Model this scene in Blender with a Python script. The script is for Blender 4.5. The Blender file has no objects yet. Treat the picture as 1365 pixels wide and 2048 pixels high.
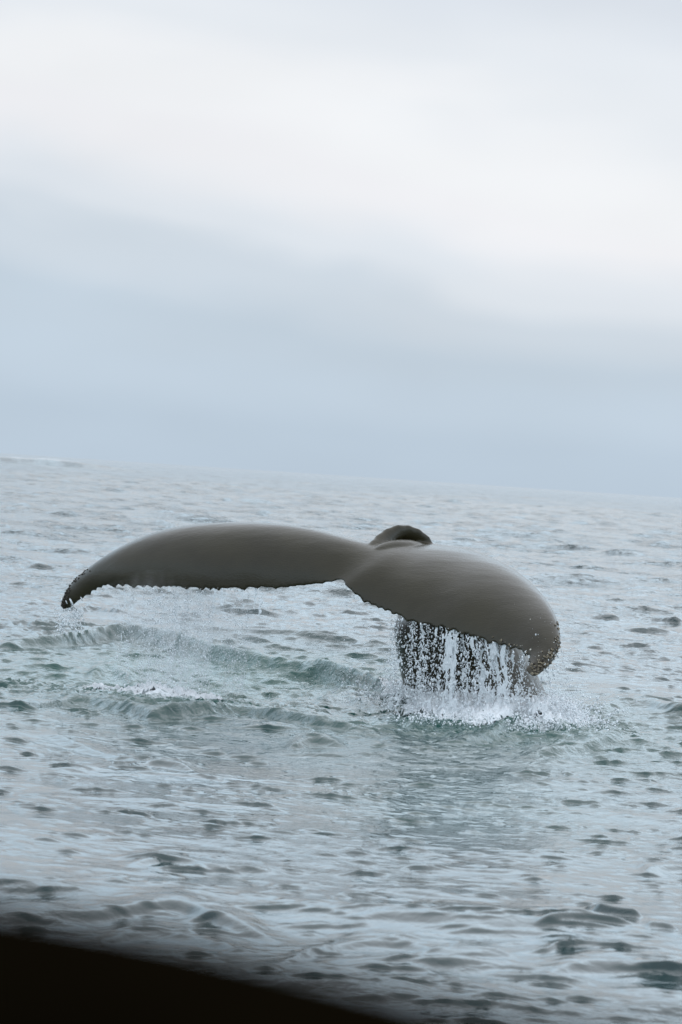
import bpy, math, time
import numpy as np
from mathutils import Vector, Matrix
from mathutils.bvhtree import BVHTree

sc = bpy.context.scene
col = sc.collection
T0 = time.time()

# ------------------------------------------------------------------ camera
FPX = 6500.0            # focal length in pixels of the 1365 x 2048 photograph
CAM_H = 2.0
ROLL = math.radians(3.77)
PITCH = math.atan(74.0 / FPX)
cam_d = bpy.data.cameras.new('camera')
cam = bpy.data.objects.new('camera', cam_d)
col.objects.link(cam)
sc.camera = cam
cam_d.sensor_fit = 'VERTICAL'
cam_d.sensor_height = 36.0
cam_d.sensor_width = 24.0
cam_d.lens = FPX / 2048.0 * 36.0
cam_d.clip_start = 0.05
cam_d.clip_end = 30000.0
cam_d.dof.use_dof = True
cam_d.dof.focus_distance = 28.6
cam_d.dof.aperture_fstop = (cam_d.lens / 1000.0) / 0.0170
rot = Matrix.Rotation(math.radians(90) - PITCH, 4, 'X') @ Matrix.Rotation(ROLL, 4, 'Z')
cam.matrix_world = Matrix.Translation((0, 0, CAM_H)) @ rot
R3 = np.array(rot.to_3x3())
RIGHT, UP, FWD = R3[:, 0], R3[:, 1], -R3[:, 2]

# ------------------------------------------------------------------ world, sun, exposure
SUN_EL, SUN_AZ = 52.0, 25.0        # high, beyond the whale, veiled by cloud
w = bpy.data.worlds.new('World')
sc.world = w
w.use_nodes = True
nt = w.node_tree
nt.nodes.clear()
def N(t, nt, **kw):
    n = nt.nodes.new(t)
    for k, v in kw.items():
        setattr(n, k, v)
    return n
def math_node(nt, op, a, b=None, c=None, clamp=False):
    n = nt.nodes.new('ShaderNodeMath'); n.operation = op; n.use_clamp = clamp
    for i, v in enumerate((a, b, c)):
        if v is None: continue
        if isinstance(v, (int, float)): n.inputs[i].default_value = v
        else: nt.links.new(v, n.inputs[i])
    return n.outputs[0]
def srgb(r, g, b, k=1.0):
    f = lambda c: ((c / 255.0) / 12.92 if c / 255.0 <= 0.04045 else ((c / 255.0 + 0.055) / 1.055) ** 2.4) * k
    return (f(r), f(g), f(b), 1.0)
out = N('ShaderNodeOutputWorld', nt)
sky = N('ShaderNodeTexSky', nt, sky_type='NISHITA')
sky.sun_disc = False
sky.sun_elevation = math.radians(SUN_EL)
sky.sun_rotation = math.radians(SUN_AZ)
sky.air_density = 1.0; sky.dust_density = 2.0
bg_sky = N('ShaderNodeBackground', nt); bg_sky.inputs['Strength'].default_value = 0.10
nt.links.new(sky.outputs['Color'], bg_sky.inputs['Color'])
tc = N('ShaderNodeTexCoord', nt)
sep = N('ShaderNodeSeparateXYZ', nt)
nt.links.new(tc.outputs['Generated'], sep.inputs[0])
X, Y, Z = sep.outputs
# stratus bands: stretched noise warps the elevation at which the bands lie
mp = N('ShaderNodeMapping', nt); mp.inputs['Scale'].default_value = (9.0, 2.0, 26.0)
mp.inputs['Location'].default_value = (1.3, 0.4, 2.2)
nt.links.new(tc.outputs['Generated'], mp.inputs['Vector'])
nz = N('ShaderNodeTexNoise', nt); nz.inputs['Scale'].default_value = 1.0
nz.inputs['Detail'].default_value = 2.5; nz.inputs['Roughness'].default_value = 0.45
nz.inputs['Distortion'].default_value = 0.3
nt.links.new(mp.outputs[0], nz.inputs['Vector'])
warp = math_node(nt, 'MULTIPLY', math_node(nt, 'SUBTRACT', nz.outputs['Fac'], 0.5), 0.050)
slope = math_node(nt, 'MULTIPLY', math_node(nt, 'SINE', math_node(nt, 'MULTIPLY', X, 1.0)), 0.10)
wfac = math_node(nt, 'MULTIPLY', Z, 14.0, clamp=True)
tt = math_node(nt, 'ADD', Z, math_node(nt, 'MULTIPLY', math_node(nt, 'ADD', warp, slope), wfac))
# the ramp runs over elevation 0..1 through a square root so that the low sky gets room
tq = math_node(nt, 'SQRT', math_node(nt, 'MAXIMUM', tt, 0.0))
ramp = N('ShaderNodeValToRGB', nt)
nt.links.new(tq, ramp.inputs['Fac'])
ramp.color_ramp.interpolation = 'EASE'
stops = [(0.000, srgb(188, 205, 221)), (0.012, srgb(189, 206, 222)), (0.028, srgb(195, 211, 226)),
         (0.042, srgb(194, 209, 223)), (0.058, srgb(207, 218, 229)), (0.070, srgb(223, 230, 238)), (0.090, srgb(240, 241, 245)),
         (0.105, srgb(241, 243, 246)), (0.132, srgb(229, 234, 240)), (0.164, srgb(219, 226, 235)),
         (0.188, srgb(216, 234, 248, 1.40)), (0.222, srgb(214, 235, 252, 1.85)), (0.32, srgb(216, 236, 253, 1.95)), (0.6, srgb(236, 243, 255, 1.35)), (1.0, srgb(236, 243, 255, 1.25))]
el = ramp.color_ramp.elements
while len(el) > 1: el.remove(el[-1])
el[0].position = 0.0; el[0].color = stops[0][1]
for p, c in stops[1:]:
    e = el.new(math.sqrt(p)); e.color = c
# slow soft mottling of the cloud base
mp2 = N('ShaderNodeMapping', nt); mp2.inputs['Scale'].default_value = (5.0, 3.0, 14.0)
nt.links.new(tc.outputs['Generated'], mp2.inputs['Vector'])
nz2 = N('ShaderNodeTexNoise', nt); nz2.inputs['Scale'].default_value = 1.4; nz2.inputs['Detail'].default_value = 3.0
nt.links.new(mp2.outputs[0], nz2.inputs['Vector'])
mott = math_node(nt, 'ADD', math_node(nt, 'MULTIPLY', nz2.outputs['Fac'], 0.20), 0.90)
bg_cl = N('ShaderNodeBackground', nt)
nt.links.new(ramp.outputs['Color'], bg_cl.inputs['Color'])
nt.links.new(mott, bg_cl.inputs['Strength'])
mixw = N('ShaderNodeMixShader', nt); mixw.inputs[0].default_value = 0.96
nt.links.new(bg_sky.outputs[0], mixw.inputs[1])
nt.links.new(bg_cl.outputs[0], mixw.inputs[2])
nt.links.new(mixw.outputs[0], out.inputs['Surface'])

sun_d = bpy.data.lights.new('sun', 'SUN')
sun_d.energy = 0.5
sun_d.angle = math.radians(80)
sun_d.color = (1.0, 0.97, 0.93)
sun = bpy.data.objects.new('sun', sun_d)
col.objects.link(sun)
a, b = math.radians(SUN_AZ), math.radians(SUN_EL)
sdir = Vector((math.sin(a) * math.cos(b), math.cos(a) * math.cos(b), math.sin(b)))
sun.rotation_euler = sdir.to_track_quat('Z', 'Y').to_euler()

sc.view_settings.view_transform = 'Standard'
sc.view_settings.look = 'None'
sc.view_settings.exposure = 0.0
sc.view_settings.gamma = 1.0
sc.view_settings.use_curve_mapping = False
sc.render.engine = 'CYCLES'
sc.cycles.use_denoising = True
sc.cycles.max_bounces = 8
sc.cycles.transmission_bounces = 5
sc.cycles.glossy_bounces = 4
sc.cycles.diffuse_bounces = 3
sc.cycles.volume_bounces = 2
sc.cycles.volume_step_rate = 2.0

# ------------------------------------------------------------------ helpers
def ray(px, py):
    px = np.asarray(px, float)[..., None]; py = np.asarray(py, float)[..., None]
    return FWD * FPX + RIGHT * (px - 682.5) + UP * (1024.0 - py)
def P(px, py, depth):
    """world point seen at a pixel of the photograph, `depth` metres out (world y)"""
    d = ray(px, py)
    return d / d[..., 1:2] * np.asarray(depth, float)[..., None] + np.array([0, 0, CAM_H])
def W(px, py, z=0.0):
    """where the sight line through a pixel meets the level z"""
    d = ray(px, py)
    t = (z - CAM_H) / d[..., 2:3]
    return d * t + np.array([0, 0, CAM_H])

def hash2(ix, iy, seed):
    with np.errstate(over='ignore'):
        h = (ix.astype(np.int64) * 374761393 + iy.astype(np.int64) * 668265263 + seed * 974634777) & 0xffffffff
        h = ((h ^ (h >> 13)) * 1274126177) & 0xffffffff
        h = (h ^ (h >> 16)) & 0xffffffff
    return h.astype(np.float64) / 4294967295.0
def vnoise(x, y, seed=0):
    xi, yi = np.floor(x), np.floor(y)
    fx, fy = x - xi, y - yi
    fx = fx * fx * fx * (fx * (fx * 6 - 15) + 10); fy = fy * fy * fy * (fy * (fy * 6 - 15) + 10)
    a = hash2(xi, yi, seed); b = hash2(xi + 1, yi, seed)
    c = hash2(xi, yi + 1, seed); d = hash2(xi + 1, yi + 1, seed)
    return a + (b - a) * fx + (c - a) * fy + (a - b - c + d) * fx * fy
def fbm(x, y, seed=0, octv=4, gain=0.5):
    s = 0; amp = 1; tot = 0
    for k in range(octv):
        s = s + amp * vnoise(x * 2 ** k + 17.3 * k, y * 2 ** k - 9.1 * k, seed + k); tot += amp; amp *= gain
    return s / tot
def worley(x, y, seed=0):
    xi, yi = np.floor(x), np.floor(y)
    f1 = np.full(x.shape, 9.0); f2 = np.full(x.shape, 9.0)
    for dx in (-1, 0, 1):
        for dy in (-1, 0, 1):
            cx, cy = xi + dx, yi + dy
            d = np.hypot(cx + hash2(cx, cy, seed) - x, cy + hash2(cx, cy, seed + 7) - y)
            f2 = np.minimum(f2, np.maximum(f1, d)); f1 = np.minimum(f1, d)
    return f1, f2
def sstep(a, b, x):
    t = np.clip((x - a) / (b - a), 0, 1)
    return t * t * (3 - 2 * t)

def mesh_np(name, verts, faces, smooth=True):
    """faces: (n,3) or (n,4) int array"""
    verts = np.ascontiguousarray(verts, dtype=np.float32); faces = np.ascontiguousarray(faces, dtype=np.int32)
    me = bpy.data.meshes.new(name)
    k = faces.shape[1]
    me.vertices.add(len(verts)); me.vertices.foreach_set('co', verts.ravel())
    me.loops.add(faces.size); me.loops.foreach_set('vertex_index', faces.ravel())
    me.polygons.add(len(faces))
    me.polygons.foreach_set('loop_start', np.arange(0, faces.size, k, dtype=np.int32))
    if smooth: me.polygons.foreach_set('use_smooth', np.ones(len(faces), dtype=bool))
    me.update(calc_edges=True)
    return me
def link(name, me, mat=None, parent=None):
    o = bpy.data.objects.new(name, me)
    col.objects.link(o)
    if mat is not None:
        me.materials.clear(); me.materials.append(mat)
    if parent is not None: o.parent = parent
    return o
def tag(o, label=None, cat=None, kind=None, group=None):
    if label: o['label'] = label
    if cat: o['category'] = cat
    if kind: o['kind'] = kind
    if group: o['group'] = group
def material(name):
    m = bpy.data.materials.new(name); m.use_nodes = True
    return m, m.node_tree, m.node_tree.nodes['Principled BSDF']

# ------------------------------------------------------------------ the sea
def sea_material():
    m, nt, b = material('sea_water')
    geo = N('ShaderNodeNewGeometry', nt)
    ae = N('ShaderNodeAttribute', nt, attribute_name='aerated')
    mc = N('ShaderNodeMix', nt, data_type='RGBA')
    nt.links.new(ae.outputs['Fac'], mc.inputs[0])
    mc.inputs[6].default_value = (0.006, 0.030, 0.031, 1); mc.inputs[7].default_value = (0.010, 0.082, 0.064, 1)
    nt.links.new(mc.outputs[2], b.inputs['Base Color'])
    b.inputs['Roughness'].default_value = 0.07
    b.inputs['IOR'].default_value = 1.50
    # capillary ripples
    mp = N('ShaderNodeMapping', nt); mp.inputs['Rotation'].default_value = (0, 0, math.radians(12))
    mp.inputs['Scale'].default_value = (1.0, 0.75, 1.0)
    nt.links.new(geo.outputs['Position'], mp.inputs['Vector'])
    n1 = N('ShaderNodeTexNoise', nt); n1.inputs['Scale'].default_value = 11.0; n1.inputs['Detail'].default_value = 5.0
    n1.inputs['Roughness'].default_value = 0.55; n1.inputs['Distortion'].default_value = 0.6
    nt.links.new(mp.outputs[0], n1.inputs['Vector'])
    bp = N('ShaderNodeBump', nt); bp.inputs['Distance'].default_value = 0.026
    rp = N('ShaderNodeAttribute', nt, attribute_name='ripple')
    nt.links.new(rp.outputs['Fac'], bp.inputs['Strength'])
    nt.links.new(n1.outputs['Fac'], bp.inputs['Height'])
    # wavelets too small for the mesh far out
    n4 = N('ShaderNodeTexNoise', nt); n4.inputs['Scale'].default_value = 1.9; n4.inputs['Detail'].default_value = 4.0
    n4.inputs['Roughness'].default_value = 0.6
    nt.links.new(mp.outputs[0], n4.inputs['Vector'])
    bp4 = N('ShaderNodeBump', nt); bp4.inputs['Distance'].default_value = 0.30
    fr = N('ShaderNodeAttribute', nt, attribute_name='far')
    nt.links.new(fr.outputs['Fac'], bp4.inputs['Strength'])
    nt.links.new(n4.outputs['Fac'], bp4.inputs['Height'])
    nt.links.new(bp.outputs[0], bp4.inputs['Normal'])
    nt.links.new(bp4.outputs[0], b.inputs['Normal'])
    # foam film
    at = N('ShaderNodeAttribute', nt, attribute_name='foam')
    n2 = N('ShaderNodeTexNoise', nt); n2.inputs['Scale'].default_value = 9.0; n2.inputs['Detail'].default_value = 7.0
    n2.inputs['Roughness'].default_value = 0.68; n2.inputs['Distortion'].default_value = 1.2
    nt.links.new(geo.outputs['Position'], n2.inputs['Vector'])
    f = math_node(nt, 'SUBTRACT', math_node(nt, 'ADD', at.outputs['Fac'], n2.outputs['Fac']), 1.0)
    f = math_node(nt, 'MULTIPLY', f, 4.5, clamp=True)
    fo = N('ShaderNodeBsdfPrincipled', nt)
    fo.inputs['Base Color'].default_value = (0.66, 0.70, 0.72, 1); fo.inputs['Roughness'].default_value = 0.5
    mx = N('ShaderNodeMixShader', nt)
    nt.links.new(f, mx.inputs[0]); nt.links.new(b.outputs[0], mx.inputs[1]); nt.links.new(fo.outputs[0], mx.inputs[2])
    nt.links.new(mx.outputs[0], nt.nodes['Material Output'].inputs['Surface'])
    return m
M_SEA = sea_material()

def polyline_field(x, y, pts):
    """signed offset (y beyond crest) and along-crest parameter for a crest running along x"""
    w_ = W(np.array([p[0] for p in pts]), np.array([p[1] for p in pts]))
    xs, ys = w_[:, 0], w_[:, 1]
    o = np.argsort(xs); xs, ys = xs[o], ys[o]
    # smooth curve through the points
    u = np.linspace(0, 1, 80); su = (xs - xs[0]) / (xs[-1] - xs[0])
    m = np.gradient(ys, su); i = np.clip(np.searchsorted(su, u, side='right') - 1, 0, len(su) - 2)
    h = su[i + 1] - su[i]; q = (u - su[i]) / h
    yu = (2*q**3-3*q**2+1)*ys[i] + (q**3-2*q**2+q)*h*m[i] + (-2*q**3+3*q**2)*ys[i+1] + (q**3-q**2)*h*m[i+1]
    yc = np.interp(x, xs[0] + u * (xs[-1] - xs[0]), yu)
    L = xs[-1] - xs[0]
    t = (x - xs[0]) / L
    return y - yc, t, L

# crests seen in the photograph: pixel polyline, height (m), width of near face (m)
RIDGES = [
    ([(10, 1300), (120, 1296), (220, 1288), (300, 1296), (400, 1322), (520, 1342), (640, 1360), (720, 1382), (820, 1412)], 0.155, 0.20, 1),
    ([(130, 1232), (180, 1228), (240, 1242)], 0.07, 0.25, 0),
    ([(40, 1408), (140, 1400), (220, 1412), (280, 1430), (400, 1428), (480, 1426), (560, 1440), (650, 1458), (740, 1470)], 0.085, 0.14, 1),
    ([(160, 1340), (205, 1334), (250, 1350)], 0.06, 0.3, 1),
    ([(610, 1398), (660, 1392), (720, 1405)], 0.05, 0.3, 1),
    ([(880, 1490), (960, 1478), (1010, 1452), (1050, 1446), (1100, 1468), (1150, 1474)], 0.065, 0.22, 1),
    ([(1160, 1432), (1260, 1424), (1330, 1440), (1400, 1450)], 0.065, 0.30, 1),
    ([(1050, 1508), (1180, 1498), (1240, 1486)], 0.05, 0.22, 0),
    ([(-60, 1832), (60, 1830), (200, 1830), (330, 1822), (420, 1846), (520, 1874)], 0.040, 0.12, 1),
    ([(180, 1880), (260, 1862), (400, 1880), (470, 1900)], 0.03, 0.16, 0),
    ([(1040, 1886), (1130, 1879), (1230, 1888)], 0.030, 0.07, 0),
    ([(1160, 1842), (1205, 1852), (1260, 1862)], 0.05, 0.08, 0),
    ([(1270, 1896), (1300, 1892), (1330, 1900)], 0.02, 0.07, 0),
    ([(540, 1935), (640, 1898), (750, 1892), (850, 1912), (980, 1925)], 0.03, 0.13, 0),
    ([(1060, 1962), (1150, 1950), (1260, 1960), (1400, 1975)], 0.03, 0.15, 0),
    ([(270, 1735), (350, 1728), (430, 1738), (560, 1746)], 0.03, 0.15, 0),
    ([(1280, 1752), (1340, 1745), (1400, 1755)], 0.04, 0.2, 0),
    ([(110, 1450), (330, 1494), (420, 1506)], 0.03, 0.2, 0),
    ([(270, 1498), (330, 1494), (400, 1506)], 0.04, 0.15, 0),
    ([(560, 1478), (610, 1474), (660, 1480)], 0.04, 0.15, 0),
    ([(110, 982), (130, 978), (160, 984)], 0.18, 1.5, 0),
    ([(700, 1004), (730, 1001), (760, 1006)], 0.14, 1.5, 0),
]
# turbulent / foamy areas: pixel centre, half sizes (px), strength
FOAM = [(320, 1385, 150, 24, 0.72), (190, 1370, 130, 22, 0.55), (450, 1396, 90, 14, 0.52), (60, 1355, 90, 20, 0.48),
        (900, 1425, 140, 24, 0.8), (1085, 1447, 120, 26, 0.85), (760, 1385, 90, 20, 0.34), (950, 1455, 160, 25, 0.36),
        (60, 1270, 90, 10, 0.34), (200, 1285, 100, 12, 0.28), (560, 1400, 90, 25, 0.3)]
CHOP = [(380, 1355, 480, 62, 1.0), (1000, 1450, 420, 60, 0.8), (700, 1430, 220, 60, 0.6), (930, 1560, 280, 90, 0.4)]

def build_sea():
    # radii
    rs = [0.6]
    while rs[-1] < 9.5: rs.append(rs[-1] * 1.12)
    dr = 0.0215
    r = rs[-1]
    while r < 9000:
        if 19 < r <= 34: dr = 0.0215 + (r - 19) / 15 * 0.0115
        if r > 34: dr *= 1.0038 if r < 640 else 1.06
        r += dr if r > 11.4 else 0.05
        rs.append(r)
    rs = np.array(rs)
    core = np.arange(-0.130, 0.130, 0.0009)
    side = []; a = core[-1]; d = 0.0008
    while a < math.pi:
        d = min(d * 1.07, 0.14); a += d
        if a < math.pi: side.append(a)
    th = np.concatenate([-np.array(side[::-1]), core, np.array(side)])
    nr, na = len(rs), len(th)
    print('sea grid', nr, na, nr * na)
    RR, TT = np.meshgrid(rs, th, indexing='ij')
    X = (RR * np.sin(TT)).astype(np.float32); Y = (RR * np.cos(TT)).astype(np.float32)
    drr = np.gradient(rs)[:, None] * np.ones((1, na)); dth = np.gradient(th)[None, :] * RR
    sp = np.maximum(drr * 0.9, dth).astype(np.float32)
    # patches of rougher and smoother water
    patch = fbm(X * 0.16 + 3, Y * 0.085, 5, 3); patch = 0.5 + 1.0 * sstep(0.32, 0.72, patch)
    patch_s = fbm(X * 0.8, Y * 0.42, 15, 4); patch_s = 0.28 + 1.9 * sstep(0.42, 0.72, patch_s)
    rng = np.random.default_rng(11)
    Z = np.zeros_like(X); DX = np.zeros_like(X); DY = np.zeros_like(X)
    comps = []
    n = 130
    for i in range(n):
        lam = 0.15 * (22.0 / 0.15) ** (i / (n - 1)) * rng.uniform(0.95, 1.05)
        if lam > 1.5: spread, sl = 30, 0.0075
        elif lam > 0.5: spread, sl = 30, 0.0075
        else: spread, sl = 40, 0.0078
        if lam > 4: sl *= 0.8
        ang = math.radians(-90 - 14 + rng.normal(0, spread))
        comps.append((lam, ang, sl * rng.uniform(0.5, 1.4), rng.uniform(0, 6.283)))
    wx = X + 0.5 * (fbm(X * 0.3, Y * 0.3, 31, 2) - 0.5).astype(np.float32)
    wy = Y + 0.8 * (fbm(X * 0.35, Y * 0.35, 37, 2) - 0.5).astype(np.float32)
    wx3 = wx + 0.40 * (fbm(X * 1.3, Y * 1.1, 131, 3) - 0.5).astype(np.float32)
    wy3 = wy + 0.45 * (fbm(X * 1.1, Y * 1.3, 137, 3) - 0.5).astype(np.float32)
    SH = [np.zeros_like(X) for _ in range(3)]; VAR = [0.0] * 3
    for lam, ang, sl, ph in comps:
        k = 2 * math.pi / lam
        amp = sl / k
        rows = np.where(sp.min(axis=1) * 2.6 < lam)[0]
        if len(rows) == 0: continue
        r1 = rows[-1] + 1
        s = slice(0, r1)
        att = np.clip((lam / sp[s] - 2.6) / 2.5, 0, 1)
        att = att * (patch_s[s] if lam < 0.9 else patch[s]) * amp
        ax_, ay_ = (wx3, wy3) if lam < 0.6 else (wx, wy)
        arg = k * (math.cos(ang) * ax_[s] + math.sin(ang) * ay_[s]) + ph
        c = np.cos(arg)
        if 0.17 < lam < 4.5:
            kk = 0 if lam < 0.42 else (1 if lam < 1.05 else 2)
            SH[kk][s] += c * np.clip((lam / sp[s] - 2.6) / 2.5, 0, 1); VAR[kk] += 0.5
        q = -np.sin(arg) * att
        Z[s] += att * c
        DX[s] += q * math.cos(ang) * 1.5; DY[s] += q * math.sin(ang) * 1.5
    # isolated little crests, steep on the near side, lying on the smoother water
    for kk in range(3):
        S = SH[kk] / math.sqrt(VAR[kk])
        if kk == 2:
            g = np.clip(S - 1.35 + 0.22 * (patch_s - 0.9), 0, 2.2) ** 1.15 * 0.034 * (0.5 + 0.5 * patch) * (0.25 + 0.75 * sstep(22, 45, RR)) * (1 + sstep(60, 300, RR))
        else:
            g = np.clip(S - (1.0, 1.1)[kk] + 0.2 * (patch_s - 0.9), 0, 2.2) ** 1.15 * (0.003, 0.0075)[kk]
        Z += g
        DY -= 0.9 * g; DX += 0.2 * g
    del SH
    # single wavelets: short curved crests with a steep near face, scattered over the smoother water
    rw = np.random.default_rng(303)
    nrow = int(np.searchsorted(rs, 365))
    N1 = np.zeros_like(X); N2 = np.zeros_like(X)
    Sr = np.maximum(1.0, (rs[:nrow, None] / 26.0))
    lr = np.where(rs[:nrow, None] < 26, rs[:nrow, None], 26 + 26 * np.log(rs[:nrow, None] / 26))      # stretched with the wavelets' size
    N1[:nrow] = fbm(TT[:nrow] * np.minimum(rs[:nrow, None], 26) * 7, lr * 4, 505, 3) - 0.5
    N2[:nrow] = fbm(TT[:nrow] * np.minimum(rs[:nrow, None], 26) * 10, lr * 6, 515, 2) - 0.5
    WZ = np.zeros_like(X)
    nw = 0
    for r0, r1 in ((10.5, 14), (14, 18), (18, 24), (24, 32), (32, 45), (45, 65), (65, 95), (95, 140), (140, 220), (220, 360)):
        a_lim = 0.15 if r0 > 18 else 0.19
        sc_ = max(1.0, (r0 / 30.0) ** 0.85)
        cnt = int(30 * a_lim * (r1 * r1 - r0 * r0) / sc_ ** 2)
        r_ = np.sqrt(rw.uniform(r0 * r0, r1 * r1, cnt)); t_ = rw.uniform(-a_lim, a_lim, cnt)
        cx, cy = r_ * np.sin(t_), r_ * np.cos(t_)
        pr = sstep(0.30, 0.66, fbm(cx * 0.35, cy * 0.16, 404, 3))
        ok = rw.random(cnt) < 0.48 + 0.52 * pr
        for x0, y0, rr, tt_ in zip(cx[ok], cy[ok], r_[ok], t_[ok]):
            L = min(max(rw.lognormal(math.log(0.078), 0.55), 0.035), 0.30) * sc_ * (1.0 if rr < 40 else 1.6)
            A = L * rw.uniform(0.07, 0.19) * (0.5 + 0.5 * min(1.0, 0.08 * sc_ / L)) * (min(1.1, 0.55 + rr / 50) if rr < 60 else 0.7)
            ang = math.radians(-5 + rw.normal(0, 13)); ca, sa = math.cos(ang), math.sin(ang)
            cur = rw.uniform(-0.2, 1.6) / L * 0.25
            i0, i1 = np.searchsorted(rs, (rr - 1.6 * L - 0.1, rr + 2.2 * L + 0.1)); j0, j1 = np.searchsorted(th, (tt_ - 2.6 * L / rr, tt_ + 2.6 * L / rr))
            if i1 - i0 < 2 or j1 - j0 < 2: continue
            xs_ = X[i0:i1, j0:j1] - x0; ys_ = Y[i0:i1, j0:j1] - y0
            a_ = xs_ * ca + ys_ * sa; d_ = -xs_ * sa + ys_ * ca + cur * a_ * a_ + N1[i0:i1, j0:j1] * (0.35 * L + 0.05 * sc_)
            wn_ = max(1.3 * A, 1.15 * (rs[i1 - 1] - rs[i1 - 2])); wf = 5.5 * A + wn_ * 0.6
            env = np.exp(-(a_ / L) ** 2 * 1.3) * np.clip(1 + 1.3 * N2[i0:i1, j0:j1], 0.2, 1.8)
            h_ = A * env * np.where(d_ < 0, np.exp(-(d_ / wn_) ** 2), np.exp(-np.abs(d_ / wf) ** 1.3))
            WZ[i0:i1, j0:j1] = np.maximum(WZ[i0:i1, j0:j1], h_)
            nw += 1
    Z += WZ; DY -= 0.8 * WZ
    print('wavelets', nw)
    # individual crests and the disturbed water round the whale
    foam = np.zeros_like(X); chop = np.zeros_like(X)
    region = (RR > 9) & (RR < 120) & (np.abs(TT) < 0.4)
    rx, ry = X[region], Y[region]
    zz = np.zeros_like(rx); ff = np.zeros_like(rx); cc = np.zeros_like(rx)
    for k_, (pts, h, wn, rough) in enumerate(RIDGES):
        if not rough and wn < 1: wn *= 0.68
        dy, t, L = polyline_field(rx, ry, pts)
        wob = (fbm(rx * 2.2, ry * 0.4 + k_ * 9, 60 + k_, 3) - 0.5) * (1.1 if rough else 0.9) * wn * 1.6
        dy = dy + wob
        win = sstep(-0.12, 0.18, t) * (1 - sstep(0.82, 1.12, t))
        hv = h * win * (0.55 + 0.9 * fbm(rx * 1.6, ry * 0.3 + 4 * k_, 90 + k_, 2))
        prof = np.where(dy < 0, np.exp(-(dy / wn) ** 2), np.exp(-(dy / (wn * 3.0)) ** 2))
        zz += hv * prof
    for cx, cy, ax, ay, s in FOAM + [(c[0], c[1], c[2], c[3], -c[4]) for c in CHOP]:
        c = W(np.array([cx]), np.array([cy]))[0]
        top = W(np.array([cx]), np.array([cy - ay]))[0]; bot = W(np.array([cx]), np.array([cy + ay]))[0]
        sx = ax / FPX * c[1]
        sy = (top[1] - bot[1]) / 2; my = c[1]
        # the long axis follows the level line, not the picture's edge
        q = ((rx - c[0]) / sx) ** 2 + ((ry - my) / sy) ** 2
        g = np.exp(-q * 0.9)
        if s > 0: ff = np.maximum(ff, g * s)
        else: cc = np.maximum(cc, g * -s)
    f1, f2 = worley(rx * 3.4 + 0.8 * fbm(rx * 3, ry * 3, 71, 2), ry * 2.0, 41)
    tur = (fbm(rx * 6.0, ry * 3.4, 44, 4, 0.6) - 0.5) * 0.085 + (f2 - f1 - 0.3) * -0.012
    zz += tur * cc * (0.55 + 0.6 * fbm(rx * 0.9, ry * 0.5, 48, 2))
    # churned lumps inside the foam
    lump = np.abs(fbm(rx * 7, ry * 4.5, 51, 4, 0.6) - 0.5) * 2
    zz += ff * (0.16 * (1 - lump) ** 2 - 0.03)
    DY[region] -= 0.5 * np.clip(zz, 0, 0.2) * (1 - np.clip(cc + ff, 0, 1))
    Z[region] += zz; foam[region] = ff; chop[region] = cc
    # swell breaking far off on the left of the horizon
    far = (Y > 560) & (Y < 700) & (X < 0) & (X > -140)
    fx, fy = X[far], Y[far]
    e = sstep(-130, -90, fx) * (1 - sstep(-58, -24, fx))
    hb = e * (0.7 + 1.3 * fbm(fx * 0.09, fy * 0.0 + 3, 333, 4)) * np.exp(-((fy - 620 - 6 * np.sin(fx * 0.08)) / 7) ** 2)
    Z[far] += hb * 0.95; foam[far] = np.clip((hb - 0.85) * 2, 0, 0.55)
    X2, Y2 = X + DX, Y + DY
    V = np.stack([X2, Y2, Z], -1).reshape(-1, 3)
    idx = np.arange(nr * na).reshape(nr, na)
    F = np.stack([idx[:-1, :-1], idx[:-1, 1:], idx[1:, 1:], idx[1:, :-1]], -1).reshape(-1, 4)
    F = F[:, ::-1]
    seam = np.stack([idx[:-1, -1], idx[:-1, 0], idx[1:, 0], idx[1:, -1]], -1)[:, ::-1]
    F = np.concatenate([F, seam])
    me = mesh_np('sea', V, F)
    at = me.attributes.new('foam', 'FLOAT', 'POINT'); at.data.foreach_set('value', foam.ravel().astype(np.float32))
    rip = (0.16 + 0.26 * np.clip(patch_s, 0, 1.6) / 1.6 + 1.0 * chop).astype(np.float32)
    at = me.attributes.new('ripple', 'FLOAT', 'POINT'); at.data.foreach_set('value', rip.ravel())
    at = me.attributes.new('aerated', 'FLOAT', 'POINT'); at.data.foreach_set('value', chop.ravel().astype(np.float32))
    at = me.attributes.new('far', 'FLOAT', 'POINT'); at.data.foreach_set('value', (np.clip(sp / 0.22, 0, 1) * (0.40 + 0.8 * patch_s / 1.6)).astype(np.float32).ravel())
    o = link('sea', me, M_SEA)
    tag(o, 'rippled grey green sea reflecting an overcast sky', kind='structure')
    me.update()
    # height lookup near the whale for things that meet the water
    def height(x, y):
        r_, t_ = np.hypot(x, y), np.arctan2(x, y)
        i = np.clip(np.searchsorted(rs, r_) - 1, 0, nr - 2); j = np.clip(np.searchsorted(th, t_) - 1, 0, na - 2)
        a_ = (r_ - rs[i]) / (rs[i + 1] - rs[i]); b_ = (t_ - th[j]) / (th[j + 1] - th[j])
        return (Z[i, j] * (1 - a_) + Z[i + 1, j] * a_) * (1 - b_) + (Z[i, j + 1] * (1 - a_) + Z[i + 1, j + 1] * a_) * b_
    return o, height
sea, sea_h = build_sea()
print('sea', round(time.time() - T0, 1))

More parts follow.
